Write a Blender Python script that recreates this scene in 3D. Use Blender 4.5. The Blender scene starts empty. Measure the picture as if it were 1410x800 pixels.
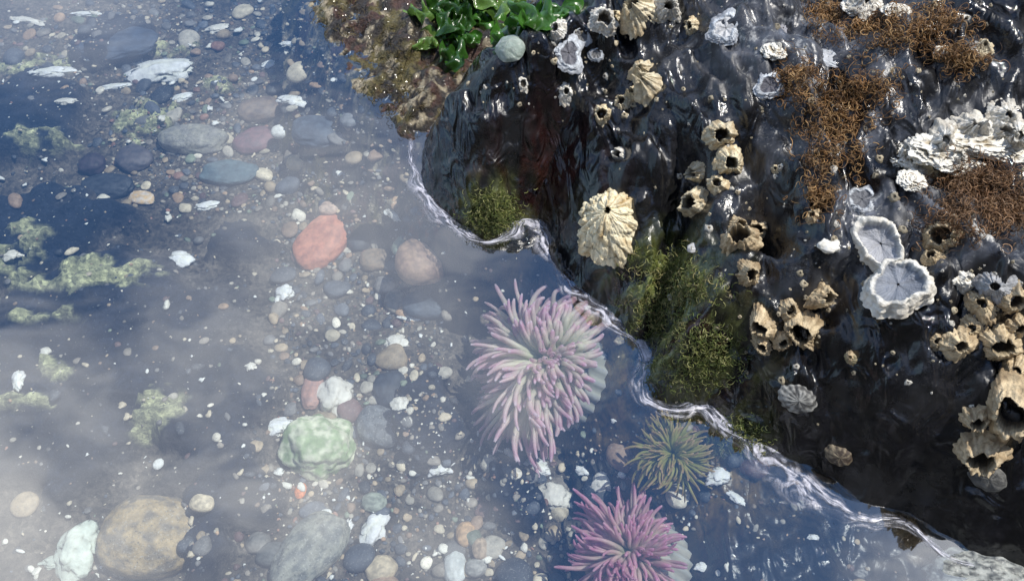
import bpy, bmesh, math, random
import numpy as np
from mathutils import Vector, Matrix, noise as mn
from mathutils.bvhtree import BVHTree
random.seed(7); rng=np.random.default_rng(7)
sc=bpy.context.scene
sc.view_settings.view_transform='Standard'; sc.view_settings.look='None'; sc.view_settings.exposure=0
# ---------------- camera ----------------
T=math.radians(35); DIST=12.53; FP=1253.0
CAM=np.array([0,-DIST*math.sin(T),DIST*math.cos(T)])
FW=np.array([0,math.sin(T),-math.cos(T)]); UP=np.array([0,math.cos(T),math.sin(T)]); RT=np.array([1.,0,0])
cd=bpy.data.cameras.new("camera"); cam=bpy.data.objects.new("camera",cd); sc.collection.objects.link(cam)
cam.location=CAM; cam.rotation_euler=(T,0,0); cd.sensor_width=36; cd.lens=18/(705/FP); cd.clip_start=0.05; cd.clip_end=2000
sc.camera=cam
def ray(u,v): return FW+RT*((u-705)/FP)+UP*((400-v)/FP)
def unp(u,v,z=0.0):
    d=ray(u,v); t=(z-CAM[2])/d[2]; return CAM+d*t
def proj(x,y,z):
    px=x-CAM[0]; py=y-CAM[1]; pz=z-CAM[2]
    f=px*FW[0]+py*FW[1]+pz*FW[2]; uu=py*UP[1]+pz*UP[2]
    return 705+FP*px/f, 400-FP*uu/f
# ---------------- noise ----------------
def vn(x,y,seed=0):
    xf=np.floor(x); yf=np.floor(y); fx=x-xf; fy=y-yf
    xi=xf.astype(np.int64); yi=yf.astype(np.int64)
    def h(a,b):
        n=((a*374761393+b*668265263+seed*974711)&0xffffffff).astype(np.uint64)
        n=((n^(n>>np.uint64(13)))*np.uint64(1274126177))&np.uint64(0xffffffff)
        n=n^(n>>np.uint64(16)); return (n&np.uint64(0xffff)).astype(float)/65535.
    u=fx*fx*fx*(fx*(fx*6-15)+10); v=fy*fy*fy*(fy*(fy*6-15)+10)
    return (h(xi,yi)*(1-u)+h(xi+1,yi)*u)*(1-v)+(h(xi,yi+1)*(1-u)+h(xi+1,yi+1)*u)*v
def fbm(x,y,o=4,seed=0,rot=0.6):
    s=0;a=1;t=0
    for i in range(o):
        s=s+a*(vn(x,y,seed+i*17)*2-1); t+=a; a*=0.5
        x,y=(x*math.cos(rot)-y*math.sin(rot))*2.03+3.1,(x*math.sin(rot)+y*math.cos(rot))*2.03+7.7
    return s/t
def ss(a,b,x):
    t=np.clip((x-a)/(b-a),0,1); return t*t*(3-2*t)
# ---------------- mesh helpers ----------------
def mkmesh(name,V,F,mat,C=None,smooth=True,uv=None):
    V=np.asarray(V,dtype=np.float32); F=np.asarray(F,dtype=np.int32); k=F.shape[1]
    me=bpy.data.meshes.new(name); me.vertices.add(len(V)); me.vertices.foreach_set("co",V.ravel())
    me.loops.add(F.size); me.loops.foreach_set("vertex_index",F.ravel())
    me.polygons.add(len(F)); me.polygons.foreach_set("loop_start",np.arange(0,F.size,k,dtype=np.int32))
    me.polygons.foreach_set("loop_total",np.full(len(F),k,dtype=np.int32))
    me.update(calc_edges=True); me.validate()
    if smooth: me.polygons.foreach_set("use_smooth",np.ones(len(me.polygons),dtype=bool))
    if C is not None:
        C=np.asarray(C,dtype=np.float32)
        if C.shape[1]==3: C=np.hstack([C,np.ones((len(C),1),dtype=np.float32)])
        a=me.color_attributes.new("Col",'FLOAT_COLOR','POINT'); a.data.foreach_set("color",C.ravel())
    if uv is not None:
        l=me.uv_layers.new(name="UVMap"); l.data.foreach_set("uv",np.asarray(uv,dtype=np.float32)[F.ravel()].ravel())
    if mat: me.materials.append(mat)
    ob=bpy.data.objects.new(name,me); sc.collection.objects.link(ob); return ob
class Acc:
    def __init__(s): s.V=[];s.F=[];s.C=[];s.n=0
    def add(s,V,F,C):
        V=np.asarray(V); C=np.asarray(C,dtype=float)
        if C.ndim==1: C=np.tile(C,(len(V),1))
        s.V.append(V); s.F.append(np.asarray(F)+s.n); s.C.append(C); s.n+=len(V)
    def build(s,name,mat,smooth=True): return mkmesh(name,np.vstack(s.V),np.vstack(s.F),mat,np.vstack(s.C),smooth)
def grid(x0,x1,y0,y1,st):
    nx=int((x1-x0)/st)+1; ny=int((y1-y0)/st)+1
    X,Y=np.meshgrid(np.linspace(x0,x1,nx),np.linspace(y0,y1,ny))
    i=np.arange(nx*ny).reshape(ny,nx)
    F=np.stack([i[:-1,:-1].ravel(),i[:-1,1:].ravel(),i[1:,1:].ravel(),i[1:,:-1].ravel()],1)
    return X.ravel(),Y.ravel(),F
def sdf(x,y,P):
    P=np.array(P); n=len(P); D=np.full(x.shape,1e9); ins=np.zeros(x.shape,bool)
    for i in range(n):
        a=P[i];b=P[(i+1)%n]; e=b-a; L=(e@e)+1e-12
        t=np.clip(((x-a[0])*e[0]+(y-a[1])*e[1])/L,0,1)
        D=np.minimum(D,np.hypot(x-a[0]-t*e[0],y-a[1]-t*e[1]))
        if a[1]!=b[1]:
            c=((a[1]>y)!=(b[1]>y))&(x<(b[0]-a[0])*(y-a[1])/(b[1]-a[1])+a[0]); ins^=c
    return np.where(ins,D,-D)
ICO={}
def ico(n):
    if n not in ICO:
        bm=bmesh.new(); bmesh.ops.create_icosphere(bm,subdivisions=n,radius=1)
        V=np.array([v.co[:] for v in bm.verts]); bm.verts.index_update()
        F=np.array([[v.index for v in f.verts] for f in bm.faces]); bm.free(); ICO[n]=(V,F)
    return ICO[n]
def tube(pts,rad,sides=6):
    pts=np.asarray(pts,float); n=len(pts); t=np.gradient(pts,axis=0); t/=np.linalg.norm(t,axis=1)[:,None]+1e-9
    ref=np.array([0.31,0.23,0.92]) if abs(t[:,2]).mean()<0.8 else np.array([0.95,0.2,0.1])
    a=np.cross(t,ref); a/=np.linalg.norm(a,axis=1)[:,None]+1e-9; b=np.cross(t,a)
    an=np.arange(sides)*2*math.pi/sides
    V=(pts[:,None,:]+np.asarray(rad)[:,None,None]*(a[:,None,:]*np.cos(an)[None,:,None]+b[:,None,:]*np.sin(an)[None,:,None])).reshape(-1,3)
    i=np.arange(n*sides).reshape(n,sides); j=np.roll(i,-1,axis=1)
    F=np.stack([i[:-1].ravel(),j[:-1].ravel(),j[1:].ravel(),i[1:].ravel()],1)
    return V,F
def lathefaces(k,nA):
    i_=np.arange(k*nA).reshape(k,nA); j_=np.roll(i_,-1,1)
    return np.stack([i_[:-1].ravel(),j_[:-1].ravel(),j_[1:].ravel(),i_[1:].ravel()],1)
# ---------------- material helpers ----------------
def newmat(name):
    m=bpy.data.materials.new(name); m.use_nodes=True; nt=m.node_tree
    for n in list(nt.nodes): nt.nodes.remove(n)
    o=nt.nodes.new('ShaderNodeOutputMaterial'); return m,nt,o
def N(nt,t,**k):
    n=nt.nodes.new(t)
    for a,b in k.items(): setattr(n,a,b)
    return n
def objco(nt,scale=(1,1,1),rot=(0,0,0)):
    t=N(nt,'ShaderNodeTexCoord'); m=N(nt,'ShaderNodeMapping'); m.inputs['Scale'].default_value=scale; m.inputs['Rotation'].default_value=rot
    nt.links.new(t.outputs['Object'],m.inputs['Vector']); return m.outputs[0]
def noisen(nt,co,s,d=6,r=0.55,dist=0):
    n=N(nt,'ShaderNodeTexNoise'); n.inputs['Scale'].default_value=s; n.inputs['Detail'].default_value=d; n.inputs['Roughness'].default_value=r; n.inputs['Distortion'].default_value=dist
    nt.links.new(co,n.inputs['Vector']); return n.outputs['Fac']
def mr(nt,v,a,b,c,d,smooth=False):
    n=N(nt,'ShaderNodeMapRange'); nt.links.new(v,n.inputs[0])
    if smooth: n.interpolation_type='SMOOTHSTEP'
    for i,x in enumerate((a,b,c,d)): n.inputs[i+1].default_value=x
    return n.outputs[0]
def math_(nt,op,a,b=None,c=None,clamp=False):
    n=N(nt,'ShaderNodeMath',operation=op,use_clamp=clamp)
    for i,x in enumerate((a,b,c)):
        if x is None: continue
        if isinstance(x,(int,float)): n.inputs[i].default_value=x
        else: nt.links.new(x,n.inputs[i])
    return n.outputs[0]
def mixc(nt,f,a,b,mode='MIX'):
    n=N(nt,'ShaderNodeMix',data_type='RGBA',blend_type=mode)
    for i,x in ((0,f),(6,a),(7,b)):
        if isinstance(x,(int,float)): n.inputs[i].default_value=x
        elif isinstance(x,tuple): n.inputs[i].default_value=x if len(x)==4 else x+(1,)
        else: nt.links.new(x,n.inputs[i])
    return n.outputs[2]
def grey(nt,f):
    cc=N(nt,'ShaderNodeCombineXYZ'); [nt.links.new(f,cc.inputs[i]) for i in range(3)]; return cc.outputs[0]
def bump(nt,h,s,d,prev=None):
    n=N(nt,'ShaderNodeBump'); n.inputs['Strength'].default_value=s; n.inputs['Distance'].default_value=d
    nt.links.new(h,n.inputs['Height'])
    if prev is not None: nt.links.new(prev,n.inputs['Normal'])
    return n.outputs[0]
def vcolmat(name,rough=0.5,nscale=8,var=0.35,bs=0.4,bd=0.03,bscale=20,coat=0,trans=0,speck=0,stain=None,stamt=.8,clear=0):
    m,nt,o=newmat(name); p=N(nt,'ShaderNodeBsdfPrincipled'); L=nt.links
    a=N(nt,'ShaderNodeVertexColor',layer_name="Col"); co=objco(nt)
    f=mr(nt,noisen(nt,co,nscale,5,0.65),0.3,0.7,1-var,1+var)
    c=mixc(nt,1.0,a.outputs[0],grey(nt,f),'MULTIPLY')
    if speck:
        s=mr(nt,noisen(nt,co,nscale*5,2,0.6),0.60,0.68,0,speck); c=mixc(nt,s,c,(0.55,0.54,0.5,1))
        s=mr(nt,noisen(nt,co,nscale*3.3,3,0.6),0.60,0.66,0,speck); c=mixc(nt,s,c,(0.05,0.05,0.05,1))
    if stain:
        s=mr(nt,noisen(nt,co,nscale*.9,6,0.7,.5),0.53,0.68,0,stamt); c=mixc(nt,s,c,stain)
    L.new(c,p.inputs['Base Color']); p.inputs['Roughness'].default_value=rough
    if coat: p.inputs['Coat Weight'].default_value=coat; p.inputs['Coat Roughness'].default_value=0.08
    L.new(bump(nt,noisen(nt,co,bscale,6,0.65),bs,bd),p.inputs['Normal'])
    out=p.outputs[0]
    if trans:
        tr=N(nt,'ShaderNodeBsdfTranslucent'); L.new(c,tr.inputs[0]); mx=N(nt,'ShaderNodeMixShader'); mx.inputs[0].default_value=trans
        L.new(out,mx.inputs[1]); L.new(tr.outputs[0],mx.inputs[2]); out=mx.outputs[0]
    if clear:
        tr=N(nt,'ShaderNodeBsdfTransparent'); mx=N(nt,'ShaderNodeMixShader'); mx.inputs[0].default_value=clear
        L.new(out,mx.inputs[1]); L.new(tr.outputs[0],mx.inputs[2]); out=mx.outputs[0]
    L.new(out,o.inputs[0]); return m
# ---------------- world + sun ----------------
SD=Vector((0.40,0.06,0.91)).normalized()
w=bpy.data.worlds.new("World"); sc.world=w; w.use_nodes=True; nt=w.node_tree
bg=nt.nodes['Background']; sky=N(nt,'ShaderNodeTexSky',sky_type='NISHITA'); sky.sun_disc=False; sky.dust_density=0.15
sky.sun_elevation=math.asin(SD.z); sky.sun_rotation=math.atan2(SD.x,SD.y)
tc=N(nt,'ShaderNodeTexCoord'); mp=N(nt,'ShaderNodeMapping'); mp.inputs['Location'].default_value=(1.3,0.4,0.2)
nt.links.new(tc.outputs['Generated'],mp.inputs[0])
def ddist(d):
    dn=N(nt,'ShaderNodeVectorMath',operation='DISTANCE'); nt.links.new(tc.outputs['Generated'],dn.inputs[0]); dn.inputs[1].default_value=tuple(d); return dn.outputs['Value']
wisp=noisen(nt,mp.outputs[0],6.0,5,0.55,0.4)
gen=mr(nt,noisen(nt,mp.outputs[0],3.0,4,0.5,0.3),0.53,0.63,0,1.0)
acc_=math_(nt,'MULTIPLY',gen,mr(nt,ddist((-.12,.47,.87)),.46,.60,0,1,True))
for (u,v,r,s) in [(470,320,.14,.9),(370,230,.10,.45),(130,735,.20,1.0),(370,660,.16,.95),(-40,700,.18,1.0),(600,760,.10,.7),(300,540,.12,.95),(560,600,.10,.6),(690,540,.09,.5),(30,560,.11,.7),(640,320,.09,.5),(600,450,.09,.5),(250,420,.07,.35),(80,-40,.12,.35)]:
    d=ray(u,v)*np.array([1,1,-1]); d/=np.linalg.norm(d)
    acc_=math_(nt,'MAXIMUM',acc_,mr(nt,ddist(d),0,r*1.35,s,0,True))
cm=math_(nt,'MULTIPLY',acc_,mr(nt,wisp,0.34,0.62,0.35,1.15),clamp=True)
skc=mixc(nt,1.0,sky.outputs[0],(.75,1.08,1.35,1),'MULTIPLY')
nt.links.new(mixc(nt,cm,skc,(14,14.3,15,1)),bg.inputs[0]); bg.inputs[1].default_value=0.12
sl=bpy.data.lights.new("sun",'SUN'); sl.energy=4.8; sl.angle=math.radians(0.5); sl.color=(1,0.95,0.87)
so=bpy.data.objects.new("sun",sl); sc.collection.objects.link(so); so.rotation_euler=SD.to_track_quat('Z','Y').to_euler(); so.location=(8,4,20)
V=[];nC=70;nR=14  # unseen dark wall, added behind the camera to darken wet rock reflections
for i in range(nC):
    a=math.radians(195+(355-195)*i/(nC-1))
    for j in range(nR):
        t=j/(nR-1); z=-2.6+44*t; r=34+9*t+3.5*mn.noise(Vector((a*4,t*4,2)))+1.5*mn.noise(Vector((a*13,t*11,2)))
        V.append((r*math.cos(a),r*math.sin(a),z+5*t*mn.noise(Vector((a*5,1,1)))))
i_=np.arange(nC*nR).reshape(nC,nR)
mkmesh("offscreen_dark_backdrop",V,np.stack([i_[:-1,:-1].ravel(),i_[1:,:-1].ravel(),i_[1:,1:].ravel(),i_[:-1,1:].ravel()],1),vcolmat("offscreen_dark_backdrop_mat",.8,.3,.5,.6,.6,.5),np.tile([.04,.038,.032],(nC*nR,1)))
# ---------------- pool bed ----------------
X,Y,F=grid(-12,9,-6.5,10.5,0.055)
def pg(u,v,ru,rv,z=-1.6,x=None,y=None,ang=0):
    c=unp(u,v,z); x=X if x is None else x; y=Y if y is None else y
    dx=(x-c[0]); dy=(y-c[1])*0.8
    a=math.radians(ang); dx,dy=dx*math.cos(a)+dy*math.sin(a),-dx*math.sin(a)+dy*math.cos(a)
    k=110.0
    return np.sqrt((dx/(ru/k))**2+(dy/(rv/k))**2)
wx=X+0.6*fbm(X*1.2,Y*1.2,3,5); wy=Y+0.6*fbm(X*1.2,Y*1.2,3,9)
slab=np.zeros_like(X)
for (u,v,a,b,g) in [(120,500,270,160,20),(60,330,170,80,0),(290,560,120,110,20),(150,60,80,50,10),(30,170,130,90,0),(600,570,55,90,0),(20,640,160,60,0),(330,330,70,30,-20),(700,690,50,60,0),(320,700,60,60,0)]:
    slab=np.maximum(slab,1-ss(0.75,1.1,pg(u,v,a,b,x=wx,y=wy,ang=g)))
strata=fbm(X*1.1+Y*0.6,(Y*0.9-X*0.5)*5,4,33)
Z=-1.75+0.12*fbm(X*.7,Y*.7,3,3)+0.04*fbm(X*5,Y*5,3,4)+slab*(0.42+0.16*strata+0.25*fbm(X*1.3,Y*1.3,4,8))
sandy=np.array([0.12,0.10,0.078]); navy=np.array([0.014,0.018,0.030])
n1=fbm(X*3,Y*3,5,41)[:,None]
C=sandy*(1+0.7*n1)*(1-slab[:,None])+navy*(1+0.8*n1)*slab[:,None]
enc=np.zeros_like(X)
for (u,v,a,b,g) in [(130,392,120,36,5),(40,350,60,50,40),(225,585,45,45,0),(70,450,70,14,0),(85,515,50,14,-20),(40,85,100,30,0),(200,160,80,50,0),(30,560,60,14,0),(230,60,70,20,0),(300,110,60,20,0),(60,200,90,30,0)]:
    enc=np.maximum(enc,1-ss(0.3,1.3,pg(u,v,a,b,ang=g)))
pat=ss(-0.02,0.28,fbm(X*4,Y*6,5,77)+enc*0.75-0.38)*ss(0.02,0.3,enc)
C=C*(1-pat[:,None])+np.array([0.44,0.44,0.25])*(1+0.8*fbm(X*9,Y*9,3,12)[:,None])*pat[:,None]
Z=Z+0.08*pat*(1+fbm(X*6,Y*6,3,44))
m,nt,o=newmat("pool_bed_mat"); p=N(nt,'ShaderNodeBsdfPrincipled'); L=nt.links; co=objco(nt)
a=N(nt,'ShaderNodeVertexColor',layer_name="Col")
vo=N(nt,'ShaderNodeTexVoronoi'); vo.inputs['Scale'].default_value=16; L.new(co,vo.inputs[0])
sv=N(nt,'ShaderNodeSeparateColor'); L.new(vo.outputs['Color'],sv.inputs[0])
f=math_(nt,'MULTIPLY',mr(nt,noisen(nt,co,14,6,0.7),0.3,0.7,0.45,1.7),mr(nt,sv.outputs[0],0,1,.55,1.5))
c=mixc(nt,1.0,a.outputs[0],grey(nt,f),'MULTIPLY')
sp=mr(nt,noisen(nt,co,30,2,0.6),0.70,0.74,0,0.8); c=mixc(nt,sp,c,(0.55,0.52,0.42,1))
L.new(c,p.inputs[0]); p.inputs['Roughness'].default_value=0.7
L.new(bump(nt,noisen(nt,co,9,8,0.7),0.9,0.12),p.inputs['Normal']); L.new(p.outputs[0],o.inputs[0])
bedV=np.stack([X,Y,Z],1); bed=mkmesh("tide_pool_bed",bedV,F,m,C); bedF=F
g=300.0; mkmesh("ground",[(-g,-g,-2.6),(g,-g,-2.6),(g,g,-2.6),(-g,g,-2.6)],[[0,1,2,3]],m,np.tile(sandy,(4,1)))
# ---------------- rock ----------------
WL=[(1000,-260),(900,-90),(800,10),(735,60),(670,105),(620,150),(585,195),(576,225),(588,262),(612,290),(645,316),(690,322),(722,308),(752,334),(775,368),(800,395),(850,437),(882,475),(886,530),(920,556),(975,560),(1020,590),(1065,628),(1120,670),(1180,704),(1250,722),(1310,752),(1400,785),(1700,850)]
P=[tuple(unp(u,v)[:2]) for u,v in WL]+[(16,-7),(16,16)]
P+=[(P[0][0],16)]
X,Y,F=grid(-2.6,11.5,-6.3,11.0,0.034)
jx=X+0.07*fbm(X*3,Y*3,3,61); jy=Y+0.07*fbm(X*3,Y*3,3,62)
D=sdf(jx,jy,P)
dp=np.maximum(D,0)
h=1.75*(1-np.exp(-dp/0.75))+0.30*dp
s=np.interp(X,[-0.2,0.8,1.6,2.6],[2.4,1.6,0.85,0.24])
h=np.where(D<0,D*s-0.10*ss(0,-0.15,D)-0.3*ss(-2.2,-4,D)*1.0,h)
amp=ss(0.0,0.9,D)
lump=0.46*fbm(X*0.75+3,Y*0.75,4,71)
fold=1-np.abs(fbm(X*1.7+0.6*Y+0.3*fbm(X,Y,2,5),Y*0.75-0.2*X,3,90))*2.4
wr=fbm(X*4.0+Y*1.5,Y*2.0-X*0.8,2,95)
rid=1-np.abs(fbm(X*3.0+Y*.9,Y*1.3-X*.5,2,97))*2
h=h+amp*(lump+0.24*fold+0.06*wr+0.07*rid)+(1-amp)*(0.03*wr)*(np.abs(D)>0.03)
under=(D<0)
h=h+np.where(under,ss(0,-0.5,D)*(0.18*fbm(X*2.2,Y*2.2,4,55)+0.05*wr),0)
def dip(u,v,z,ru,rv,depth,ang=0):
    c=unp(u,v,z); dx=X-c[0]; dy=(Y-c[1])*0.8; a=math.radians(ang)
    dx,dy=dx*math.cos(a)+dy*math.sin(a),-dx*math.sin(a)+dy*math.cos(a)
    return depth*np.exp(-(dx/(ru/100))**2-(dy/(rv/100))**2)
h-=dip(755,225,1.2,25,75,0.55,-20); h-=dip(700,230,1.0,20,45,0.25,20); h-=dip(935,330,1.8,18,90,0.55,-15); h-=dip(1065,255,2.4,20,45,0.5,10); h-=dip(1210,300,3,40,20,0.2)
h-=dip(1260,600,1.3,120,60,0.45,-30); h-=dip(1180,540,2,60,40,0.3); h+=dip(1150,500,2,80,25,.2)
h+=dip(745,365,-.2,38,40,0.45)*under
h-=dip(925,640,-.4,55,50,0.35)*under
PU,PV=proj(X,Y,h)
def pgx(u,v,a,b,ang=0):
    dx=PU-u; dy=v-PV; t=math.radians(ang); dx,dy=dx*math.cos(t)+dy*math.sin(t),-dx*math.sin(t)+dy*math.cos(t)
    return np.exp(-(dx/a)**2-(dy/b)**2)
dry=np.clip(pgx(1170,230,150,130,-20)+pgx(1120,50,170,60)+pgx(1330,330,120,120)*0.8,0,1)*ss(-.35,.35,fbm(X*1.8,Y*1.8,5,21))
n1=fbm(X*3,Y*3,5,22)
base=np.array([0.006,0.006,0.0075])*(1+0.6*n1[:,None])
C=base*(1-dry[:,None])+np.array([0.075,0.08,0.095])*(1+0.7*n1[:,None])*dry[:,None]
br=np.clip(pgx(760,230,70,90)+pgx(960,470,90,70)+0.6*pgx(640,260,70,50),0,1)*ss(-0.1,0.35,fbm(X*4,Y*4,4,23))
C=C*(1-br[:,None])+np.array([0.022,0.008,0.007])*br[:,None]
ub=ss(0,-0.15,D)*np.clip(pgx(820,500,90,120)+pgx(960,660,110,60)+0.10,0,1)
C=C*(1-ub[:,None])+np.array([0.16,0.105,0.035])*(1+0.8*fbm(X*5,Y*5,4,24)[:,None])*ub[:,None]
gm=np.clip(pgx(920,385,65,50)+pgx(945,490,75,50)+pgx(680,292,40,36)+pgx(1010,610,50,30)*.7,0,1)*ss(-0.35,0.1,fbm(X*5,Y*5,3,29))
C=C*(1-gm[:,None])+np.array([0.15,0.17,0.045])*(1+.8*fbm(X*9,Y*9,3,30)[:,None])*gm[:,None]
C=np.clip(C,0.002,1); C4=np.hstack([C,np.maximum(dry,gm)[:,None]])
h=h+gm*(.06+.07*fbm(X*7,Y*7,3,31))
m,nt,o=newmat("wet_rock_mat"); p=N(nt,'ShaderNodeBsdfPrincipled'); L=nt.links
co=objco(nt); cs=objco(nt,(2.4,1.0,1.5),(0,0,0.35))
a=N(nt,'ShaderNodeVertexColor',layer_name="Col"); dr=a.outputs[1]
c=mixc(nt,1.0,a.outputs[0],grey(nt,mr(nt,noisen(nt,co,7,8,0.7),0.3,0.7,0.35,1.8)),'MULTIPLY')
sp=mr(nt,noisen(nt,co,22,3,0.6),0.62,0.70,0,0.8); sp=math_(nt,'MULTIPLY',sp,mr(nt,dr,0,1,0.03,1)); c=mixc(nt,sp,c,(0.4,0.4,0.36,1))
sb=N(nt,'ShaderNodeSeparateColor'); L.new(a.outputs[0],sb.inputs[0]); isdry=mr(nt,sb.outputs[2],.035,.07,0,1)
lime=mr(nt,noisen(nt,co,3.5,7,0.7),0.57,0.65,0,0.85); lime=math_(nt,'MULTIPLY',lime,isdry); c=mixc(nt,lime,c,(0.46,0.46,0.44,1))
L.new(c,p.inputs[0])
ro=mr(nt,noisen(nt,co,1.3,5,0.65),0.42,0.62,0.05,0.42,True); ro=math_(nt,'ADD',ro,math_(nt,'MULTIPLY',dr,0.25)); L.new(ro,p.inputs['Roughness'])
p.inputs['IOR'].default_value=1.62
bstr=mr(nt,noisen(nt,co,.9,2,.5),.4,.62,.35,1.0,True)
b1=bump(nt,noisen(nt,cs,1.7,2,0.4,0.9),1.0,0.20); L.new(bstr,nt.nodes[-1].inputs['Strength']); b2=bump(nt,noisen(nt,co,9,6,0.65),0.40,0.03,b1)
L.new(b2,p.inputs['Normal']); L.new(p.outputs[0],o.inputs[0])
rockV=np.stack([X,Y,h],1); keep=h[F].max(1)>-2.4
rock=mkmesh("tide_pool_rock",rockV,F[keep],m,C4); rockF=F[keep]
LP=[unp(u,v)[:2] for u,v in [(405,-80),(432,0),(462,60),(492,112),(556,176),(600,190),(700,100),(860,-80)]]
X,Y,F=grid(-4.2,3.5,2.2,11,0.04)
D=sdf(X+0.35*fbm(X*2.0,Y*2.0,5,2),Y+0.35*fbm(X*2.0,Y*2.0,5,6),LP)
h2=np.where(D>0,0.22*(1-np.exp(-D/0.5))+0.34*ss(0,.6,D)*fbm(X*2.2,Y*2.2,5,13)-.02,D*1.2-.02)+0.12*fbm(X*7,Y*7,3,14)
n1=fbm(X*5,Y*5,5,15)[:,None]
C=np.array([0.028,0.022,0.018])*(1+0.9*n1); t=ss(0.05,0.3,fbm(X*3,Y*3,4,16))[:,None]; C=C*(1-t)+np.array([0.11,0.09,0.028])*t
t=ss(0.1,0.3,fbm(X*4,Y*4,4,18))[:,None]; C=C*(1-t)+np.array([0.07,0.035,0.025])*t
t=ss(0.27,0.36,fbm(X*7,Y*7,3,19))[:,None]; C=C*(1-t)+np.array([0.34,0.29,0.2])*t
C=np.clip(C,.005,1)
keep=h2[F].max(1)>-2.4
algm=vcolmat("algae_ledge_mat",0.4,14,0.6,0.9,0.08,18,coat=0.3)
ledgeV=np.stack([X,Y,h2],1); ledgeF=F[keep]; mkmesh("algae_covered_ledge",ledgeV,ledgeF,algm,C)
allV=np.vstack([bedV,rockV,ledgeV]); allF=np.vstack([bedF,rockF+len(bedV),ledgeF+len(bedV)+len(rockV)])
bvh=BVHTree.FromPolygons([tuple(v) for v in allV.tolist()],[tuple(f) for f in allF.tolist()])
def hit(u,v):
    d=Vector(ray(u,v)).normalized(); r=bvh.ray_cast(Vector(CAM),d)
    if r[0] is None: q=unp(u,v,-1.6); return Vector(q),Vector((0,0,1)),DIST
    n=r[1] if r[1].z>0 else -r[1]
    return r[0],n,(r[0]-Vector(CAM)).dot(Vector(FW))
def savgn(u,v,r=12):
    n=Vector((0,0,0))
    for a,b in ((0,0),(r,0),(-r,0),(0,r),(0,-r)): n+=hit(u+a,v+b)[1]
    return n.normalized()
# ---------------- water ----------------
m,nt,o=newmat("water_mat"); L=nt.links; co=objco(nt)
tr=N(nt,'ShaderNodeBsdfTransparent'); tr.inputs[0].default_value=(0.90,0.95,0.965,1)
gl=N(nt,'ShaderNodeBsdfGlossy'); gl.inputs['Roughness'].default_value=0.04; gl.inputs[0].default_value=(1,1,1,1)
fr=N(nt,'ShaderNodeFresnel'); fr.inputs[0].default_value=1.33
bb=bump(nt,noisen(nt,objco(nt,(1,1.5,1)),0.7,2,0.45,0.3),0.07,0.2); L.new(bb,gl.inputs['Normal'])
fac=math_(nt,'MINIMUM',math_(nt,'MULTIPLY_ADD',fr.outputs[0],5.2,0.125),0.9)
mx=N(nt,'ShaderNodeMixShader'); L.new(fac,mx.inputs[0]); L.new(tr.outputs[0],mx.inputs[1]); L.new(gl.outputs[0],mx.inputs[2]); L.new(mx.outputs[0],o.inputs[0])
mkmesh("water",[(-g,-g,0),(g,-g,0),(g,g,0),(-g,g,0)],[[0,1,2,3]],m)
# ---------------- waterline meniscus, its sky reflection painted as a milky ribbon ----------------
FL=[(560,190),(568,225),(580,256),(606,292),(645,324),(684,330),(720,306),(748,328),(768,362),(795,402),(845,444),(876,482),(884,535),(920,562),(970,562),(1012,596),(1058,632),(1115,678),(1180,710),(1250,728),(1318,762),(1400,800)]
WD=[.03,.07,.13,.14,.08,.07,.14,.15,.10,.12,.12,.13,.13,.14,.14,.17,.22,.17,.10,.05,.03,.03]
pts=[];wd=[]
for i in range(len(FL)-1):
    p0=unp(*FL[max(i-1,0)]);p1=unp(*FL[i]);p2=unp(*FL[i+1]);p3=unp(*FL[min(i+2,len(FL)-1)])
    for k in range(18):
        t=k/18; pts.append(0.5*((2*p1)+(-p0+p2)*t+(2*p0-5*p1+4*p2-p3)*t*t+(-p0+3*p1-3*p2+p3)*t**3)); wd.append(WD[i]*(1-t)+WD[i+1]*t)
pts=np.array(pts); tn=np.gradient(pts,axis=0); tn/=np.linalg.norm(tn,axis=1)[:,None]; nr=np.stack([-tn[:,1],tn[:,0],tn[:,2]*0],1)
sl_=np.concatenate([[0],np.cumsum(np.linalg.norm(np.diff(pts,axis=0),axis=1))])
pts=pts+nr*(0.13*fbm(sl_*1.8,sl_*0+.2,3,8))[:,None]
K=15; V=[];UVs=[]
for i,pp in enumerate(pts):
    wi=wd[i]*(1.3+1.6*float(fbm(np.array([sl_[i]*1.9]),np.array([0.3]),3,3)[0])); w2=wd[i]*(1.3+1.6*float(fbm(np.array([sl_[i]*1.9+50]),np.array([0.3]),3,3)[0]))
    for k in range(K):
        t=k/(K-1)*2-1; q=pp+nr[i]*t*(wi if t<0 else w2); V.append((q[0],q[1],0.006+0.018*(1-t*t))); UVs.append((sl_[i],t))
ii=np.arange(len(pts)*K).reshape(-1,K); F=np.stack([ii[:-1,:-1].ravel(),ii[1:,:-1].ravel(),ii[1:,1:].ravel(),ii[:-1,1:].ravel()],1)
m,nt,o=newmat("painted_reflection_mat"); L=nt.links
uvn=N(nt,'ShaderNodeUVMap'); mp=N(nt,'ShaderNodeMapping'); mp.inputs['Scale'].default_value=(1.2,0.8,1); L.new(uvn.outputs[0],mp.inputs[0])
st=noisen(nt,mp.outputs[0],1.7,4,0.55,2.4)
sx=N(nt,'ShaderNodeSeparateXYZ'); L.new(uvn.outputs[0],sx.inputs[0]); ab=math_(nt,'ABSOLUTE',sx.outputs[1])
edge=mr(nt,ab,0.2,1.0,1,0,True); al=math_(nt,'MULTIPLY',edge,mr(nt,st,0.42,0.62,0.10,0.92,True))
fine=mr(nt,noisen(nt,objco(nt),8,5,.65,.8),.38,.58,.45,1.05); al=math_(nt,'MULTIPLY',al,fine,clamp=True)
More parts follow.
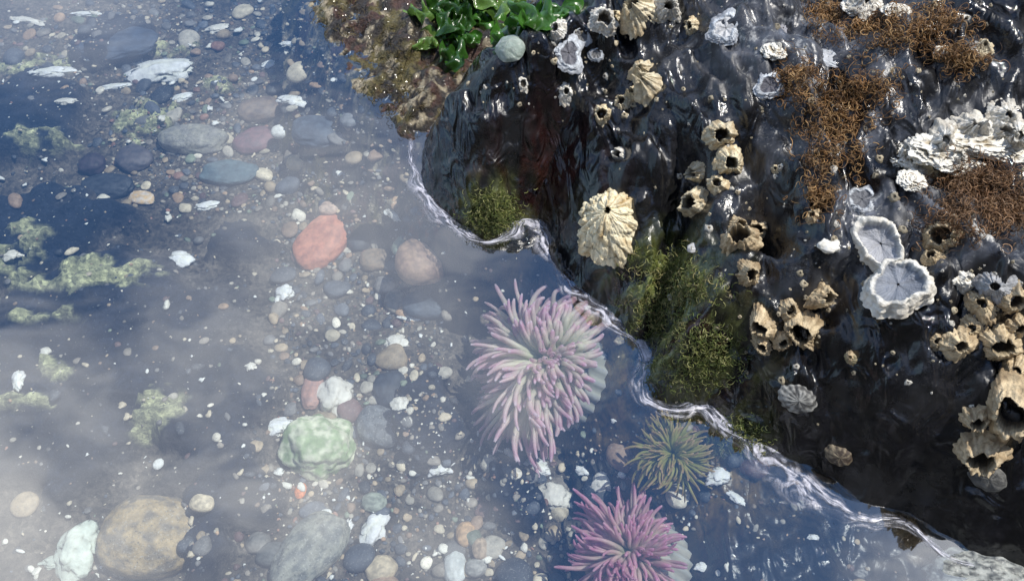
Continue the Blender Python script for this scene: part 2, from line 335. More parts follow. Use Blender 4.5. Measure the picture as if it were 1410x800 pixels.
p=N(nt,'ShaderNodeBsdfPrincipled'); L.new(mixc(nt,mr(nt,st,0.40,0.62,0,1),(0.28,0.32,0.44,1),(0.62,0.62,0.70,1)),p.inputs[0]); p.inputs['Roughness'].default_value=0.25
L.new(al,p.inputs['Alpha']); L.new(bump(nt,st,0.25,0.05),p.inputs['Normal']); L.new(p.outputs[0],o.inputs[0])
mkmesh("meniscus_reflection",V,F,m,uv=UVs)
# ---------------- stones ----------------
def stone(name,u,v,wp,hp,ang,c1,c2=None,thick=0.55,rough=0.06,ns=3,seed=0,pw=2.3,lift=0.35,spk=0.0,lo=5):
    loc,n,dep=hit(u,v); k=dep/FP; a=wp*k/2; b=hp*k/2/0.86; V0,F0=ico(lo); 
    Vn=V0/(np.sum(np.abs(V0)**pw,1)**(1/pw))[:,None]
    ds=np.array([1+rough*2*mn.noise(Vector(q)*1.3+Vector((seed*3.1,1,2)))+rough*0.7*mn.noise(Vector(q)*4+Vector((seed,5,2)))+rough*0.25*mn.noise(Vector(q)*11+Vector((seed,5,2))) for q in V0.tolist()])
    V=Vn*ds[:,None]*np.array([a,b,min(a,b)*thick]); t=math.radians(ang)
    R=np.array([[math.cos(t),-math.sin(t),0],[math.sin(t),math.cos(t),0],[0,0,1]])
    c1=np.array(c1); c2=np.array(c2 if c2 is not None else c1*0.6)
    f=np.array([mn.fractal(Vector(q)*ns+Vector((seed*2.7,0,0)),0.6,2.0,5) for q in V0.tolist()]); f=ss(-0.35,0.45,f)[:,None]
    ob=mkmesh(name,V@R.T,F0,spk and stone_s or stone_m,c1*(1-f)+c2*f)
    ob.location=(loc.x,loc.y,loc.z+min(a,b)*thick*lift); return ob
stone_m=vcolmat("stone_mat",0.55,9,0.3,0.35,0.03,30); stone_s=vcolmat("speckled_stone_mat",0.55,8,0.4,0.5,0.03,30,speck=0.6)
gravm=vcolmat("gravel_mat",0.55,9,0.35,0.4,0.03,30,speck=0.35)
shellm=vcolmat("shell_mat",0.4,8,0.2,0.5,0.04,14)
ST=[("red_stone",446,335,62,88,-28,(0.56,0.22,0.13),(0.44,0.16,0.10),.5,.05,0),("brown_pebble",583,372,74,62,5,(0.42,0.28,0.19),(0.34,0.22,0.16),.6,.02,0),
("slate_pebble",590,421,70,40,0,(0.09,0.11,0.14),(0.07,0.085,0.11),.5,.03,0),("green_stone",442,618,92,76,-30,(0.26,0.36,0.17),(0.66,0.68,0.50),.7,.14,0),
("tan_stone",209,744,138,98,-5,(0.46,0.34,0.18),(0.22,0.18,0.13),.65,.05,1),("grey_stone",428,762,74,108,-38,(0.30,0.30,0.25),(0.15,0.16,0.15),.6,.08,1),
("grey_pebble",268,196,92,42,-3,(0.36,0.34,0.28),(0.25,0.24,0.22),.6,.06,1),("maroon_pebble",352,197,60,36,30,(0.22,0.11,0.12),(0.15,0.09,0.1),.5,.07,0),
("brown_pebble",358,154,58,36,15,(0.26,0.19,0.14),(0.17,0.13,0.11),.5,.08,0),("slate_pebble",437,184,70,50,-10,(0.10,0.12,0.15),(0.07,0.08,0.1),.4,.08,0),
("white_pebble",386,184,24,19,0,(0.8,0.8,0.75),(0.7,0.7,0.68),.7,.03,0),("pale_pebble",411,227,32,22,0,(0.65,0.52,0.32),(0.55,0.46,0.3),.7,.03,0),
("slate_pebble",317,240,76,36,0,(0.11,0.16,0.18),(0.08,0.12,0.14),.4,.08,0),("dark_pebble",150,260,72,36,0,(0.05,0.055,0.065),None,.5,.08,0),("dark_pebble",128,229,36,30,0,(0.07,0.05,0.06),None,.6,.08,0),
("brown_pebble",185,222,50,36,-30,(0.14,0.12,0.12),(0.1,0.09,0.1),.5,.1,0),("yellow_pebble",196,274,36,20,-10,(0.7,0.48,0.24),(0.7,0.6,0.5),.5,.08,0),
("grey_pebble",525,590,70,46,-30,(0.18,0.19,0.2),(0.12,0.125,0.13),.55,.05,1),("dark_pebble",538,538,44,48,0,(0.05,0.06,0.075),None,.6,.07,0),
("dark_pebble",494,327,34,46,10,(0.05,0.055,0.07),None,.6,.05,0),("brown_pebble",517,361,44,30,0,(0.32,0.23,0.15),(0.22,0.17,0.12),.6,.08,0),
("green_pebble",553,340,24,30,-20,(0.28,0.33,0.24),(0.2,0.25,0.2),.6,.06,0),("pale_pebble",455,288,32,20,10,(0.6,0.43,0.33),None,.6,.04,0),
("tan_pebble",544,417,28,32,0,(0.36,0.32,0.26),None,.6,.07,0),("grey_pebble",530,395,30,24,0,(0.3,0.28,0.26),None,.6,.07,0),
("grey_pebble",515,692,34,24,0,(0.34,0.37,0.3),None,.5,.1,0),("white_pebble",627,782,32,42,0,(0.6,0.62,0.6),(0.48,0.5,0.48),.6,.06,0),("white_pebble",279,694,34,22,-10,(0.75,0.63,0.44),None,.7,.04,0),
("tan_pebble",525,785,44,34,30,(0.68,0.56,0.38),None,.6,.06,0),("orange_pebble",414,676,16,20,0,(0.75,0.22,0.06),None,.6,.06,0),("tan_pebble",642,736,28,30,0,(0.6,0.38,0.2),None,.6,.06,0),
("grey_pebble",356,748,32,26,0,(0.2,0.19,0.17),None,.6,.06,0),("slate_pebble",160,62,110,50,8,(0.07,0.09,0.13),None,.3,.1,0),("tan_pebble",662,757,24,26,0,(0.48,0.36,0.25),None,.6,.06,0),
("pink_pebble",430,538,28,50,0,(0.48,0.26,0.2),(0.36,0.22,0.19),.5,.08,0),("grey_pebble",655,782,30,22,0,(0.36,0.35,0.32),None,.6,.06,0),("tan_pebble",672,440,24,20,0,(.3,.24,.18),None,.6,.06,0),
("slate_pebble",380,765,50,30,0,(0.12,0.125,0.12),None,.6,.06,0),("grey_pebble",482,168,26,22,0,(0.25,0.26,0.27),None,.6,.06,0)]
for i,s in enumerate(ST): stone(s[0],s[1],s[2],s[3],s[4],s[5],s[6],s[7],s[8],s[9],seed=i+1,spk=s[10],lo=5 if s[3]>60 else 4,lift=.95 if s[1]==583 else .35)
SH=[(228,100,92,34,8),(462,545,48,44,20),(393,404,24,22,0),(607,644,34,18,20),(762,684,44,34,-20),(740,642,34,16,-25),(515,728,30,42,-30),(545,472,30,18,0),(918,778,30,54,35),(247,358,36,20,0),(14,352,30,14,0),(380,588,44,20,10),
(108,756,52,62,0),(80,774,44,16,5),(472,738,14,40,-20),(562,438,30,8,-10),(540,295,10,26,40),(285,284,34,12,15),(26,524,16,26,20),(345,505,14,10,0),(990,655,34,20,30),(1014,686,26,10,-40),(832,672,26,20,0),(804,648,22,10,-20),(968,780,20,10,0),(830,665,30,34,-50),(405,140,40,16,-10),(70,100,60,14,5),(550,556,22,18,0),(400,62,30,10,0),(1120,740,14,8,0),
(40,30,50,10,-15),(160,120,40,10,10),(210,90,50,12,-5),(300,40,30,12,20),(120,20,40,8,0),(370,90,24,12,30),(90,140,30,10,0),(250,135,30,12,20)]
for i,(u,v,a,b,an) in enumerate(SH):
    loc,n,dep=hit(u,v); k=dep/FP; V0,F0=ico(4)
    V=V0.copy(); ds=np.array([1+0.55*mn.noise(Vector(q)*1.6+Vector((i*3.3,0,0)))+.28*mn.noise(Vector(q)*4+Vector((i,0,0))) for q in V0.tolist()])[:,None]
    V=V*ds; V[:,2]=0.25*np.abs(V[:,2])*np.sign(V[:,2])+0.35*(1-V[:,0]**2-V[:,1]**2)
    V*=np.array([a*k/2,b*k/2/.85,min(a,b)*k/2]); t=math.radians(an); R=np.array([[math.cos(t),-math.sin(t),0],[math.sin(t),math.cos(t),0],[0,0,1]])
    col=np.array([0.84,0.80,0.71])*(1-0.2*(i%3==1)); C=np.tile(col,(len(V),1))*(0.8+0.35*np.clip(ds,0.6,1.2)); 
    if (u,v)==(108,756) or (u,v)==(80,774): C*=np.array([.7,.8,.78])
    ob=mkmesh("shell_fragment",V@R.T,F0,shellm,np.clip(C,0,.85)); ob.location=(loc.x,loc.y,loc.z+0.25*min(a,b)*k/2)
# gravel
PAL=np.array([(0.12,0.13,0.15),(0.2,0.19,0.18),(0.08,0.09,0.11),(0.05,0.055,0.065),(0.30,0.26,0.21),(0.44,0.34,0.22),(0.31,0.21,0.14),(0.42,0.38,0.31),(0.32,0.17,0.12),(0.2,0.24,0.17),(0.60,0.52,0.38),(0.78,0.72,0.6),(0.17,0.10,0.09),(0.46,0.30,0.18)])
PW=np.array([3.5,4.5,4,4.2,4.4,3.8,3.6,3.8,1.0,1.8,2.6,1.8,2,1.2]); PW/=PW.sum()
def dens(u,v):
    d=0.05
    for (a,b,c,e,wt) in [(350,190,210,100,.85),(490,420,120,200,.9),(490,640,140,180,.95),(720,710,240,90,1),(250,60,280,80,.35),(280,770,180,50,.4),(960,670,80,50,.9),(480,280,110,70,.9),(560,120,80,100,.3)]:
        q=((u-a)/c)**2+((v-b)/e)**2; d=max(d,wt*(1-float(ss(0.5,1.3,q))))
    if u<-50 or v>850: d=max(d,.4)
    if u<0 and 250<v<700: d=.1
    return d
acc=Acc(); cells={}
def scatter(n,r0,r1,lo,tag):
    V0,F0=ico(lo); k=0
    for _ in range(n):
        x=random.uniform(-10.5,4.5); y=random.uniform(-6,9)
        r=r0*(r1/r0)**(random.random()**1.8)
        u,v=proj(x,y,-1.6)
        dd=dens(u,v)
        if tag=='s': dd=min(1,dd*1.6+.04)
        if random.random()>dd: continue
        key=(int(x/0.45),int(y/0.45)); bad=False
        if r>0.045:
            for a in (-1,0,1):
                for b in (-1,0,1):
                    for (qx,qy,qr) in cells.get((key[0]+a,key[1]+b),()):
                        if (qx-x)**2+(qy-y)**2<((qr+r)*0.74)**2: bad=True
            if bad: continue
            cells.setdefault(key,[]).append((x,y,r))
        hh=bvh.ray_cast(Vector((x,y,20)),Vector((0,0,-1)))
        if hh[0] is None or hh[0].z>-0.12: continue
        z=hh[0].z; asp=random.uniform(0.55,1); th=random.uniform(0.4,0.7)
        kk=rng.normal(0,1.7,(3,3)); ph=rng.uniform(0,6.3,3); ds=1+0.09*np.sin(V0@kk.T+ph).sum(1)
        Vv=V0*ds[:,None]*np.array([r,r*asp,r*asp*th]); t=random.uniform(0,math.pi); tl=random.uniform(-.3,.3)
        R=np.array([[math.cos(t),-math.sin(t),0],[math.sin(t),math.cos(t),0],[0,0,1]])@np.array([[math.cos(tl),0,math.sin(tl)],[0,1,0],[-math.sin(tl),0,math.cos(tl)]])
        c=PAL[rng.choice(len(PAL),p=PW)]*random.uniform(0.65,1.2)
        acc.add(Vv@R.T+np.array([x,y,z+r*asp*th*random.uniform(.0,.5)]),F0,c); k+=1
scatter(1500,0.10,0.26,3,'b'); scatter(8500,0.045,0.11,3,'m'); scatter(27000,0.016,0.046,2,'s')
acc.build("gravel",gravm)
acc=Acc(); V0,F0=ico(2)
for _ in range(3000):
    u=random.uniform(-100,1000); v=random.uniform(-30,820)
    wgt=0.2+0.9*math.exp(-((u-200)/180)**2-((v-110)/90)**2)+0.6*math.exp(-((u-650)/250)**2-((v-680)/110)**2)+0.4*math.exp(-((u-480)/80)**2-((v-280)/60)**2)
    if 0<u<340 and 290<v<640: wgt*=0.45
    if random.random()>wgt: continue
    loc,n,dep=hit(u,v)
    if loc.z>-0.15: continue
    r=0.014*(6.5)**(random.random()**2.2)
    Vv=(V0*(1+0.4*np.sin(V0@rng.normal(0,2.5,(3,1)))))*np.array([r,r*random.uniform(.35,.9),r*.3]); t=random.uniform(0,6.3)
    R=np.array([[math.cos(t),-math.sin(t),0],[math.sin(t),math.cos(t),0],[0,0,1]])
    acc.add(Vv@R.T+np.array([loc.x,loc.y,loc.z+r*.5+(0.03 if random.random()<.5 else 0)]),F0,np.array(random.choice([(0.8,0.77,0.68),(0.66,0.56,0.4),(0.84,0.84,0.8)])))
acc.build("shell_chips",shellm,False)
# ---------------- anemones ----------------
anm=vcolmat("anemone_mat",0.4,6,0.12,0.15,0.02,20,trans=0.45,clear=.12)
def anemone(name,u,v,rp,axis,base,mid,tip,dot,colc,n=170,zc=-0.6,thk=1.0,seed=0,colscale=1.0,lent=1.0,shortx=0.0):
    rr=random.Random(seed); c=np.array(unp(u,v,zc)); dep=float((c-CAM)@FW); R=rp*dep/FP; ax=Vector(axis).normalized()
    Q=np.array(ax.to_track_quat('Z','Y').to_matrix())
    acc=Acc()
    prof=[(0.30,-1.3),(0.42,-1.0),(0.46,-0.6),(0.44,-0.4),(0.42,-0.2),(0.46,-0.04),(0.47,0.04),(0.40,0.08),(0.28,0.05),(0.14,0.02),(0.07,0.05),(0.03,0.0),(0.002,-0.03)]
    pr=[]
    for i in range(len(prof)-1):
        for k in range(4): t=k/4; pr.append((prof[i][0]*(1-t)+prof[i+1][0]*t,prof[i][1]*(1-t)+prof[i+1][1]*t))
    pr.append(prof[-1]); nA=96; ang=np.arange(nA)*2*math.pi/nA; V=[];C=[]
    for i,(r,z) in enumerate(pr):
        col_=i<22; kn=np.sin(ang*24+ (i//2)*math.pi)*np.sin(i*math.pi/2+.7) if col_ else 0*ang
        w=R*r*(1+0.07*kn)*(colscale if col_ else 1.0)
        V.append(np.stack([np.cos(ang)*w,np.sin(ang)*w,np.full(nA,z*R)],1))
        cc=np.array(colc if col_ else base); C.append(np.tile(cc,(nA,1))*(1+0.22*kn[:,None]))
    V=np.vstack(V)@Q.T+c; V[:,2]=np.minimum(V[:,2],-.05); acc.add(V,lathefaces(len(pr),nA),np.clip(np.vstack(C),0,.9))
    p1,p2,p3=[rr.uniform(0,6.3) for _ in range(3)]
    for k in range(n):
        ring=k%6; a=2*math.pi*k*0.61803+rr.uniform(-.12,.12); r0=(0.10,0.17,0.25,0.32,0.39,0.45)[ring]*R
        dirw=Q@np.array([math.cos(a),math.sin(a),0]); sh=1-shortx*max(0,dirw[0])
        cl=math.sin(3*a+p1+ring*.5); cl2=math.sin(5*a+p2-ring*.7)
        el=(1.35,1.15,0.95,0.70,0.45,0.2)[ring]+.22*cl2+rr.uniform(-.15,.15); Ln=R*lent*rr.uniform(0.42,0.74)*(0.80+0.05*ring)*sh*(1+.16*cl)
        bend=(0.9,1.0,1.0,.95,.85,.7)[ring]+rr.uniform(-.4,.4); sw=.75*cl+.35*math.sin(2*a+p3)+rr.uniform(-.3,.3); wg=rr.uniform(-.35,.35); wp_=rr.uniform(0,6); m_=14
        p_=np.array([math.cos(a)*r0,math.sin(a)*r0,0.03*R]); pts=[p_]
        for s_ in range(1,m_):
            t=s_/(m_-1); e=el-bend*t+wg*math.sin(t*4+wp_); aa=a+sw*t*t+wg*math.cos(t*5+wp_)*.8*t; pts.append(pts[-1]+np.array([math.cos(aa)*math.cos(e),math.sin(aa)*math.cos(e),math.sin(e)])*Ln/(m_-1))
        pts=np.array(pts)@Q.T+c; pts[:,2]=np.where(pts[:,2]>-.10,-.10+.03*(pts[:,2]+.10),pts[:,2]); t=np.linspace(0,1,m_); rad=R*0.043*thk*(1-0.52*t)*rr.uniform(.8,1.2); rad[-1]*=0.6
        V,F=tube(pts,rad,7); tm=np.repeat(t,7)[:,None]; b=np.array(base)*rr.uniform(.8,1.2); mm=np.array(mid); tp=np.array(tip); tp=tp+(mm-tp)*rr.uniform(0,.45)
        C=np.where(tm<0.55,b+(mm-b)*(tm/.55),mm+(tp-mm)*(tm-0.55)/.45); C=np.where(tm>0.93,np.array(dot),C); acc.add(V,F,np.clip(C,0,.95))
    acc.build(name,anm)
anemone("sea_anemone",752,498,116,(-0.66,-0.08,0.75),(0.76,0.80,0.52),(0.90,0.86,0.70),(0.84,0.44,0.64),(0.95,0.82,0.9),(0.92,0.90,0.76),n=460,seed=1,zc=-.62,colscale=1.4,lent=1.22,shortx=.65,thk=1.0)
anemone("sea_anemone",925,625,54,(-0.1,-0.15,0.98),(0.40,0.44,0.09),(0.54,0.52,0.15),(0.60,0.36,0.18),(0.8,0.6,0.42),(0.3,0.26,0.1),n=220,seed=2,zc=-.36,lent=1.2,thk=1.1)
anemone("sea_anemone",868,762,88,(-0.60,0.10,0.8),(0.70,0.72,0.46),(0.84,0.62,0.58),(0.80,0.30,0.54),(0.92,0.62,0.74),(0.90,0.85,0.72),n=300,seed=3,zc=-.7,colscale=1.5,lent=1.35,shortx=.6,thk=1.05)
# ---------------- barnacles ----------------
barm=vcolmat("barnacle_mat",0.6,9,0.35,0.9,0.06,14,stain=(.2,.14,.08,1),stamt=.6)
ringm=vcolmat("worn_barnacle_mat",0.5,9,0.25,0.7,0.05,14)
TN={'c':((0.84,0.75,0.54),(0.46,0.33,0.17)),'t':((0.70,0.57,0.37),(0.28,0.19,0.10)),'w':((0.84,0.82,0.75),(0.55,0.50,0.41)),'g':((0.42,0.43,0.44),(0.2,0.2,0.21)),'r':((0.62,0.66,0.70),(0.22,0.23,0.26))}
def barnacle(u,v,rp,H=0.8,ro=0.45,tone='c',lean=(0,0),seed=0,ecc=1.0,ribs=22,rd=0.07,jag=0.18,floor=None,name="barnacle",mat=None,sink=0.12,lift=0.0):
    rr=random.Random(seed*7+int(u)); loc,n,dep=hit(u,v); R=rp*0.92*dep/FP; nn=savgn(u,v,max(6,rp*.5)); nn=(nn+Vector((lean[0],lean[1],0.35))).normalized()
    nA=110; ang=np.arange(nA)*2*math.pi/nA; ca,sa=np.cos(ang),np.sin(ang)
    ph=[rr.uniform(0,6.3) for _ in range(6)]; o1=rr.uniform(0,50)
    def an(freq,off,amp=1.0): return amp*fbm(ca*freq+off+o1,sa*freq+off*1.7+o1,4,11)
    rib=np.abs(np.sin(ang*ribs/2+2.5*an(1.2,3)+ph[1])); rib=rib*np.clip(0.35+1.6*an(1.6,7)+.2,0.05,1.1); plate=np.abs(np.sin(ang*3+ph[2]+1.6*an(.8,1)))**0.3
    out=1+0.22*an(1.0,5)*2+0.05*np.sin(ang*2+ph[3])
    rim=1+jag*(plate-0.8)+jag*1.8*an(1.6,9)+jag*.5*an(5,2)
    axo=np.array([rr.uniform(-.22,.22),rr.uniform(-.22,.22)]); ro=ro*.92
    c1,c2=[np.array(q)*rr.uniform(.85,1.05) for q in TN[tone]]; V=[];C=[]
    for t in np.linspace(0,1,16):
        wob=fbm(ca*2.2+o1,sa*2.2+t*3+o1,4,13); wob2=fbm(ca*5+o1,sa*5+t*6,3,17)
        step=0.04*np.sin(t*20+5*an(1,4))*(1-t*.5)
        r=(1-(1-ro)*t**0.8)*out*(1+rd*(rib-.5)*(1.1-0.3*t)-0.09*(1-plate)+.14*wob+.07*wob2)+step+(0.06*(1-t)**3)
        z=-sink+(H*rim+sink)*(t**0.85)+0.07*wob*(1-t)+.03*wob2
        V.append(np.stack([(ca*r+axo[0]*t*H)*R,(sa*r*ecc+axo[1]*t*H)*R,z*R],1))
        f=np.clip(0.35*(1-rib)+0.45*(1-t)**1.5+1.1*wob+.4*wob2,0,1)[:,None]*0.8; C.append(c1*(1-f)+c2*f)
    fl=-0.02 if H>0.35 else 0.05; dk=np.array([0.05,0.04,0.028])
    for j,t in enumerate(np.linspace(0.0,1,9)):
        r=ro*(0.84-0.14*t)*out*(1+0.06*(plate-.5)+.08*an(3,2)) if t<0.95 else ro*0.05*out
        z=H*rim*(1-t)*0.98+fl*t+0.02*np.sin(ang*6+t*5)
        V.append(np.stack([(ca*r+axo[0]*(1-t)*H)*R,(sa*r*ecc+axo[1]*(1-t)*H)*R,z*R],1))
        f=min(1,t*1.3); cf=np.array(floor) if floor is not None else dk
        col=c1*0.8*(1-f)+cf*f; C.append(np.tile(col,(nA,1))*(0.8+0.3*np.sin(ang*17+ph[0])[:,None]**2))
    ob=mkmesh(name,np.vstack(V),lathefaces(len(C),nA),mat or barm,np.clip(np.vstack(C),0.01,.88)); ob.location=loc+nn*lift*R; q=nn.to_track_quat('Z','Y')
    ob.rotation_mode='QUATERNION'; ob.rotation_quaternion=q@Matrix.Rotation(rr.uniform(0,6.3),3,'Z').to_quaternion(); return ob
B=[(897,118,29,1.0,.25,'c',(.2,0)),(884,98,22,.8,.2,'c',(.2,0)),(872,132,18,.9,.35,'c',(0,-.2)),(828,158,17,.9,.55,'c',(-.3,-.3)),(857,142,15,.8,.55,'c',(-.2,-.3)),
(990,186,26,1.0,.55,'c',(-.2,-.4)),(1003,222,25,.9,.5,'c',(.1,-.4)),(964,236,20,.9,.5,'c',(-.3,-.3)),(988,254,17,.8,.5,'c',(0,-.3)),(958,280,27,.8,.6,'c',(-.2,-.4)),
(856,216,14,1.2,.5,'w',(0,-.3)),(1020,335,27,1.1,.62,'t',(-.2,-.4)),(1046,318,20,1.2,.6,'t',(.2,-.3)),(1030,378,20,.9,.55,'t',(0,-.4)),(1012,312,16,1.0,.6,'t',(-.2,-.1)),
(1104,452,40,.9,.55,'t',(-.1,-.5)),(1050,446,26,.8,.55,'t',(-.3,-.4)),(1052,474,20,.7,.5,'t',(-.1,-.4)),(1126,410,24,1.0,.6,'t',(.2,-.1)),(1085,425,18,.8,.5,'t',(0,0)),(1078,468,16,.8,.5,'t',(0,-.4)),
(1304,326,34,.7,.6,'t',(0,-.2)),(1284,354,18,.6,.5,'t',(0,-.2)),(1378,470,36,.9,.5,'t',(-.2,-.4)),(1320,474,26,.6,.4,'t',(-.3,-.3)),(1352,420,26,.6,.4,'t',(0,-.2)),(1392,412,30,.8,.5,'t',(0,-.3)),
(1395,560,48,.8,.62,'t',(-.2,-.5)),(1352,622,36,.8,.6,'t',(-.3,-.5)),(1345,575,24,.8,.5,'t',(-.3,-.4)),(1290,470,16,.5,.4,'t',(0,0)),(1400,510,28,.7,.4,'t',(0,-.3)),(1340,450,20,.6,.4,'t',(0,-.2)),(1400,450,24,.7,.4,'t',(0,-.3)),
(882,18,34,.9,.35,'c',(0,-.2)),(830,30,25,.5,.6,'w',(0,-.2)),(916,14,26,.9,.35,'w',(.1,-.2)),(955,36,14,.9,.5,'c',(0,-.4)),(848,24,14,.8,.5,'c',(0,0)),(779,126,20,.45,.3,'w',(0,0)),(720,117,15,.35,.5,'w',(0,0)),(768,40,16,.6,.5,'w',(0,0)),
(1172,492,12,.7,.3,'t',(0,0)),(1355,66,18,.5,.3,'c',(0,0)),(1120,298,14,.6,.5,'t',(0,0)),(1068,232,9,.6,.4,'c',(0,0)),
(1262,240,26,.5,.3,'w',(0,0)),(1385,160,26,.5,.3,'w',(0,0)),(1330,385,28,.35,.3,'w',(0,0)),(1370,395,30,.5,.3,'g',(0,0)),
(1300,196,30,.9,.3,'w',(-.2,-.3)),(1340,184,34,.9,.25,'w',(0,-.3)),(1378,190,34,.9,.3,'w',(.1,-.3)),(1262,206,26,.9,.3,'w',(-.3,-.2)),(1318,216,24,.8,.3,'w',(0,-.3)),(1405,182,28,.9,.3,'w',(0,-.2)),(1290,232,20,.6,.3,'c',(0,-.3)),(1190,6,22,.6,.3,'w',(0,0))]
for i,b in enumerate(B): barnacle(*b,seed=i,ecc=random.uniform(.78,1.0),rd=0.12,ribs=random.choice([14,20,28]),jag=0.34 if i<50 else .45)
def big_barnacle(u,v,rp):
    loc,n,dep=hit(u,v); R=rp*dep/FP; V=[];C=[]; nA=220; ang=np.arange(nA)*2*math.pi/nA; ca,sa=np.cos(ang),np.sin(ang)
    for t in np.linspace(0,1,70):
        tt=t+.12*fbm(ca*3+4,sa*3+t*2,3,2)
        st=(tt*5)%1.0; rib=np.abs(np.sin(ang*6.5+3.6*fbm(ca*1.5,sa*1.5+t*2,3,5)+t*2.5))**.6; fine=np.abs(np.sin(ang*20+4*fbm(ca*2,sa*2+t,3,8)))
        lum=fbm(ca*2.5+9,sa*2.5+t*4,4,14)
        r=(1-.93*t**1.15)*(1+.14*fbm(ca*1.1+2,sa*1.1,3,3)+.16*lum)+(.13*rib+.05*fine-.06)*(1.05-.7*t)+.07*(1-st)*(1-t)*rib
        z=.95*(1-(1-t)**1.35)+.08*st*(1-t)+.07*lum-.12
        V.append(np.stack([(ca*r*1.02-.12*t)*R,(sa*r*1.04+.30*t)*R,z*R+0*ang],1))
        f=np.clip(.6*(1-rib)+.2*(1-fine)+.9*lum+.2*(1-t)-.1,0,1)[:,None]; C.append(np.array([.88,.79,.55])*(1-f)+np.array([.44,.30,.13])*f)
    ob=mkmesh("large_barnacle",np.vstack(V),lathefaces(70,nA),ringm,np.clip(np.vstack(C),.02,.88)); ob.location=loc
    ob.rotation_mode='QUATERNION'; ob.rotation_quaternion=(savgn(u,v,25)*.5+Vector((-.05,-.35,.8))).normalized().to_track_quat('Z','Y')
big_barnacle(844,310,47)
acc=Acc()
for (u,v,wp,hp) in [(1290,206,70,44),(1345,196,90,40),(1390,206,60,40),(1250,215,46,44),(1320,226,60,30),(1200,2,44,22),(1175,10,30,22),(1235,14,34,18),(1255,248,34,26),(1330,384,40,18),(1067,70,32,26),(1300,72,24,16)]:
    loc,n,dep=hit(u,v); k=dep/FP; V0,F0=ico(6); s_=rng.uniform(0,50)
    ds=np.array([1+.34*mn.noise(Vector(q)*1.8+Vector((s_,0,0)))+.22*(1-2.5*abs(mn.noise(Vector(q)*4.0+Vector((s_,0,0)))))+.12*mn.noise(Vector(q)*11+Vector((s_,0,0))) for q in V0.tolist()])
    Vv=V0*ds[:,None]*np.array([wp*k/2,hp*k/2/.86,min(wp,hp)*k/2*.5]); Q=np.array(savgn(u,v,15).to_track_quat('Z','Y').to_matrix())
    f=ss(.8,1.2,ds)[:,None]; acc.add(Vv+np.array(loc),F0,np.array([.38,.31,.20])*(1-f)+np.array([.84,.81,.72])*f)
acc.build("bleached_barnacle_crust",ringm)
for i,(u,v,r,fc,hh) in enumerate([(1212,338,42,(0.36,0.37,0.40),.30),(1237,399,43,(0.22,0.24,0.28),.30),(1187,276,28,(0.14,0.145,0.16),.12),(783,74,24,(0.12,0.12,0.14),.1),(1140,80,18,(.45,.47,.5),.1),(1060,118,22,(.08,.08,.1),.1),(1000,40,24,(.6,.6,.6),.1),(1078,40,22,(.3,.3,.33),.1),(822,74,12,(.2,.2,.2),.1),(800,50,16,(.15,.15,.15),.1)]):
    barnacle(u,v,r,hh,.92 if i<2 else .8,'r' if i>1 else 'w',seed=90+i,floor=fc,jag=.35,rd=.04,name="worn_barnacle_ring",mat=ringm,ribs=40,sink=.35 if i<2 else .08,lift=.30 if i<2 else .06)
def limpet(u,v,rp,c1,c2,nr=14,H=.5,name="limpet"):
    loc,n,dep=hit(u,v); R=rp*dep/FP; nn=(savgn(u,v,8)+Vector((0,0,.3))).normalized(); nA=84; ang=np.arange(nA)*2*math.pi/nA; V=[];C=[]
    for t in np.linspace(0,1,14):
        r=math.sqrt(max(1-t**1.6,0.0))*.98+.01; nz=fbm(np.cos(ang)*2+u,np.sin(ang)*2+t*2,4,3); ribf=np.sin(ang*nr+1.5*nz); 
        V.append(np.stack([np.cos(ang)*r*R*(1+.03*ribf+.08*nz)+.12*R*t,np.sin(ang)*r*R*.86*(1+.03*ribf+.08*nz),(-.08+H*t)*R+.03*R*nz],1))
        f=np.clip(.3+.45*np.sin(ang*nr+t*2+2*nz)*(1-t*.4)+.25*math.sin(t*20)+1.4*nz,0,1)[:,None]; C.append(np.array(c1)*(1-f)+np.array(c2)*f)
    ob=mkmesh(name,np.vstack(V),lathefaces(len(C),nA),ringm,np.vstack(C)); ob.location=loc; ob.rotation_mode='QUATERNION'; ob.rotation_quaternion=nn.to_track_quat('Z','Y')
limpet(1098,548,26,(.05,.05,.05),(.34,.34,.32)); limpet(1155,626,19,(.05,.035,.025),(.22,.18,.12),10); limpet(703,67,25,(.26,.32,.28),(.42,.46,.42),6,.75); limpet(1360,655,26,(.06,.06,.06),(.14,.14,.13),9); limpet(1172,492,11,(.2,.17,.1),(.4,.34,.2))
stone("white_shell",1142,340,30,18,0,(.75,.73,.68),(.6,.58,.5),.6,.2,seed=77,lo=4); stone("lichen_stone",1362,798,150,64,-8,(.36,.38,.36),(.04,.05,.06),.7,.2,ns=8,seed=78,spk=1)
stone("shell_fragment",955,342,20,12,20,(.5,.5,.5),(.3,.3,.3),.5,.15,seed=79,lo=3)
acc=Acc(); nA=10; ang=np.arange(nA)*2*math.pi/nA
